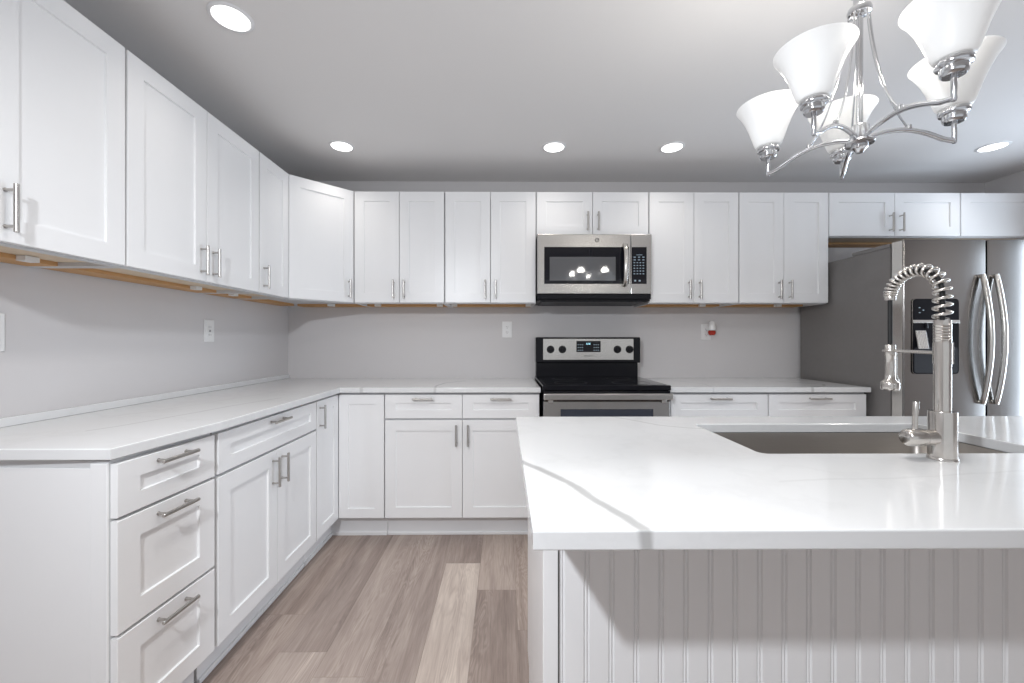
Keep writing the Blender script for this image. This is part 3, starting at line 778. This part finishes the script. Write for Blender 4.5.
MB().box(0.106, rw - 0.106, 0.0075, 0.0098, 0.351, 0.794, 0.0008).build('window', 'oven_glass', od)
MB().box(0.002, rw + 0.002, -0.030, -0.008, 0.852, 0.892, 0.007, 3).box(0.03, 0.06, -0.010, 0.008, 0.832, 0.868, 0.003).box(rw - 0.06, rw - 0.03, -0.010, 0.008, 0.832, 0.868, 0.003).build('handle', 'steel_h', od)
MB().box(0.004, rw - 0.004, 0.006, 0.034, 0.845, 0.903, 0.002).build('vent_strip', 'black', ra)
MB().box(0.004, rw - 0.004, 0.006, 0.035, 0.045, 0.225, 0.004).build('storage_drawer', 'steel', ra)
for lx in (0.05, rw - 0.05):
    for ly in (0.08, 0.60): MB().lathe([(0.0, 0.0), (0.018, 0.0), (0.018, 0.01), (0.012, 0.012), (0.012, 0.031), (0.0, 0.031)], (lx, ly, 0), 'Z', 16).build('foot', 'rubber', ra, 40)

# ------------------------------------------------------------------ outlets, freshener
def outlet(label, loc, rz, rocker=False, wide=0.074, high=0.122):
    r = thing('wall_outlet', label, 'outlet', loc, rz)
    MB().box(-wide / 2, wide / 2, -0.006, -0.0003, -high / 2, high / 2, 0.0025, 2).build('cover_plate', 'plastic', r)
    if rocker:
        MB().box(-0.017, 0.017, -0.0085, -0.0055, -0.034, 0.034, 0.001).build('insert', 'plastic', r)
        b = MB()
        for z in (0.021, -0.021): b.box(-0.008, -0.006, -0.0088, -0.008, z - 0.005, z + 0.005).box(0.006, 0.008, -0.0088, -0.008, z - 0.004, z + 0.004)
        b.box(-0.006, 0.006, -0.0095, -0.008, 0.001, 0.005).box(-0.006, 0.006, -0.0095, -0.008, -0.006, -0.002)
        b.build('slots', 'slot', r)
    else:
        for z in (0.0195, -0.0195):
            k = MB().lathe([(0.0, 0.0), (0.0165, 0.0), (0.016, 0.002), (0.0, 0.002)], (0, -0.006, z), '-Y', 24).build('socket', 'plastic', r, 40)
            MB().box(-0.0075, -0.0055, -0.0085, -0.0075, z - 0.003, z + 0.006).box(0.0055, 0.0075, -0.0085, -0.0075, z - 0.003, z + 0.005).box(-0.002, 0.002, -0.0085, -0.0075, z - 0.011, z - 0.007).build('slots', 'slot', k)
    MB().lathe([(0.0, 0.0), (0.003, 0.0), (0.003, 0.0008), (0.0, 0.001)], (0, -0.006, high / 2 - 0.012 if rocker else 0), '-Y', 12).build('screw', 'plastic', r, 40)
    return r


outlet('white rectangular outlet on the left wall above the worktop, near the room corner', (XL, 2.250, 1.256), R90, True)
outlet('white wall plate under the near wall cabinet, cut by the photo edge', (XL, 1.292, 1.228), R90, True, 0.084, 0.124)
outlet('white double outlet on the back wall left of the microwave', (0.020, YB, 1.287), 0)
outlet('white double outlet on the back wall with the air freshener plugged into it', (1.534, YB, 1.269), 0)
af = thing('air_freshener', 'white plug-in air freshener with red oil, in the outlet right of the range', 'air freshener', (1.558, YB - 0.009, 1.292))
MB().box(-0.022, 0.022, -0.018, 0.0, -0.012, 0.020, 0.005).build('plug', 'plastic', af)
MB().lathe([(0.0, 0.058), (0.013, 0.056), (0.020, 0.047), (0.025, 0.012), (0.027, -0.012), (0.0, -0.012)], (0, -0.036, 0), 'Z', 24).build('cap', 'plastic', af, 40)
MB().lathe([(0.0, -0.012), (0.020, -0.0125), (0.027, -0.022), (0.025, -0.040), (0.016, -0.048), (0.0, -0.048)], (0, -0.036, 0), 'Z', 24).build('oil_bottle', 'red', af, 40)

# ------------------------------------------------------------------ recessed lights
LBL = ['recessed ceiling light in front, over the near left wall cabinets', 'recessed ceiling light over the inside corner of the room', 'recessed ceiling light almost straight above the microwave',
       'recessed ceiling light just right of the one above the microwave', 'recessed ceiling light beyond the chandelier by the right wall']
for (cx, cy), lb in zip(CANS, LBL):
    r = thing('recessed_light', 'round lit ' + lb, 'ceiling light', (cx, cy, H), 0, 'recessed ceiling lights')
    MB().lathe([(0.061, -0.0025), (0.063, -0.006), (0.072, -0.005), (0.076, -0.0005), (0.061, -0.0005), (0.061, -0.0025)], segs=40).build('trim_ring', 'trim', r, 50)
    MB().lathe([(0.0, -0.0045), (0.0615, -0.0038), (0.0615, -0.0010), (0.0, -0.0010)], segs=40).build('lens', 'lens', r, 50)

# ------------------------------------------------------------------ chandelier
CX, CY, ZA = 0.926, 1.050, 1.700
ch = thing('chandelier', 'brushed nickel chandelier with five lit white glass bell shades above the island', 'chandelier', (CX, CY, 0))
MB().lathe([(0.0, H - 0.03), (0.03, H - 0.03), (0.055, H - 0.018), (0.062, H - 0.001), (0.0, H - 0.001)], segs=32).build('canopy', 'chrome', ch, 40)
MB().tube([(0, 0, 1.76), (0, 0, H - 0.025)], 0.0075, 16).build('rod', 'chrome', ch, 50)
MB().lathe([(0.0, 2.045), (0.012, 2.045), (0.024, 2.052), (0.026, 2.060), (0.024, 2.068), (0.013, 2.072), (0.013, 2.10), (0.018, 2.102), (0.018, 2.108), (0.0, 2.108)], segs=28).build('collar', 'chrome', ch, 40)
MB().lathe([(0.0, 1.690), (0.008, 1.691), (0.013, 1.699), (0.018, 1.702), (0.018, 1.710), (0.030, 1.712), (0.032, 1.716), (0.030, 1.720), (0.021, 1.722), (0.020, 1.758), (0.017, 1.762), (0.0, 1.763)], segs=36).build('hub', 'chrome', ch, 40)
RA = 0.207
def shade_mesh(mb, cx, cy, z0):
    prof = [(0.026, 0.000), (0.031, 0.002), (0.036, 0.010), (0.0425, 0.030), (0.0505, 0.055), (0.0600, 0.080), (0.0695, 0.100), (0.0770, 0.113), (0.0825, 0.1205), (0.083, 0.1217), (0.0810, 0.1217), (0.0750, 0.113), (0.0670, 0.100), (0.0575, 0.080), (0.048, 0.055), (0.040, 0.030), (0.0335, 0.010), (0.026, 0.005)]
    fine = []
    for (r0, h0), (r1, h1) in zip(prof[:-1], prof[1:]):
        for k in range(3): fine.append((r0 + (r1 - r0) * k / 3, h0 + (h1 - h0) * k / 3))
    fine.append(prof[-1])
    return mb.lathe(fine + [prof[0]], (cx, cy, z0), 'Z', 48)
for k in range(5):
    RA = (0.205, 0.208, 0.199, 0.222, 0.203)[k]; a = math.radians((60, 131, 204, 270, 347)[k]); ca, sa = math.cos(a), math.sin(a)
    pts = []
    for i in range(25):
        t = i / 24; r_ = 0.018 + (RA - 0.018) * t
        zz = 1.728 + 0.016 * math.sin(PI * min(1, t * 1.15)) - 0.028 * t ** 2.2
        pts.append((ca * r_, sa * r_, zz))
    arm = MB().tube(pts, 0.0058, 12).tube([(ca * RA, sa * RA, ZA - 0.006), (ca * RA, sa * RA, ZA - 0.002), (ca * RA, sa * RA, ZA + 0.05)], [0.0035, 0.0052, 0.0052], 12).build('arm', 'chrome', ch, 50)
    MB().lathe([(0.0, 0.046), (0.018, 0.046), (0.0215, 0.050), (0.0225, 0.054), (0.0225, 0.064), (0.028, 0.066), (0.0295, 0.069), (0.0295, 0.076), (0.027, 0.079), (0.0, 0.079)], (ca * RA, sa * RA, ZA), 'Z', 32).build('socket_cup', 'chrome', arm, 40)
    shade_mesh(MB(), ca * RA, sa * RA, ZA + 0.0795).build('lamp_shade', 'shade', arm, 60)
    MB().lathe([(0.0, 0.0), (0.010, 0.001), (0.011, 0.02), (0.018, 0.042), (0.020, 0.054), (0.015, 0.068), (0.0, 0.074)], (ca * RA, sa * RA, ZA + 0.080), 'Z', 20).build('bulb', 'lens', arm, 60)
    rp = 0.108; zt = 1.728 + 0.016 * math.sin(PI * min(1, (rp - 0.018) / (RA - 0.018) * 1.15)) - 0.028 * ((rp - 0.018) / (RA - 0.018)) ** 2.2
    cp_ = []
    for i in range(17):
        t = i / 16; p0, p1, p2 = Vector((0.022, 2.056)), Vector((0.040, 1.84)), Vector((rp, zt + 0.003))
        q = p0 * (1 - t) ** 2 + p1 * 2 * t * (1 - t) + p2 * t * t; cp_.append((ca * q.x, sa * q.x, q.y))
    MB().tube(cp_, 0.0024, 8).lathe([(0.0, zt), (0.006, zt + 0.002), (0.006, zt + 0.012), (0.0, zt + 0.014)], (ca * rp, sa * rp, 0), 'Z', 12).build('scroll_rod', 'chrome', ch, 50)
    lamp('chandelier_lamp', 'POINT', (CX + ca * RA, CY + sa * RA, ZA + 0.225), 1.6, (1.0, 0.96, 0.90), shadow_soft_size=0.03)
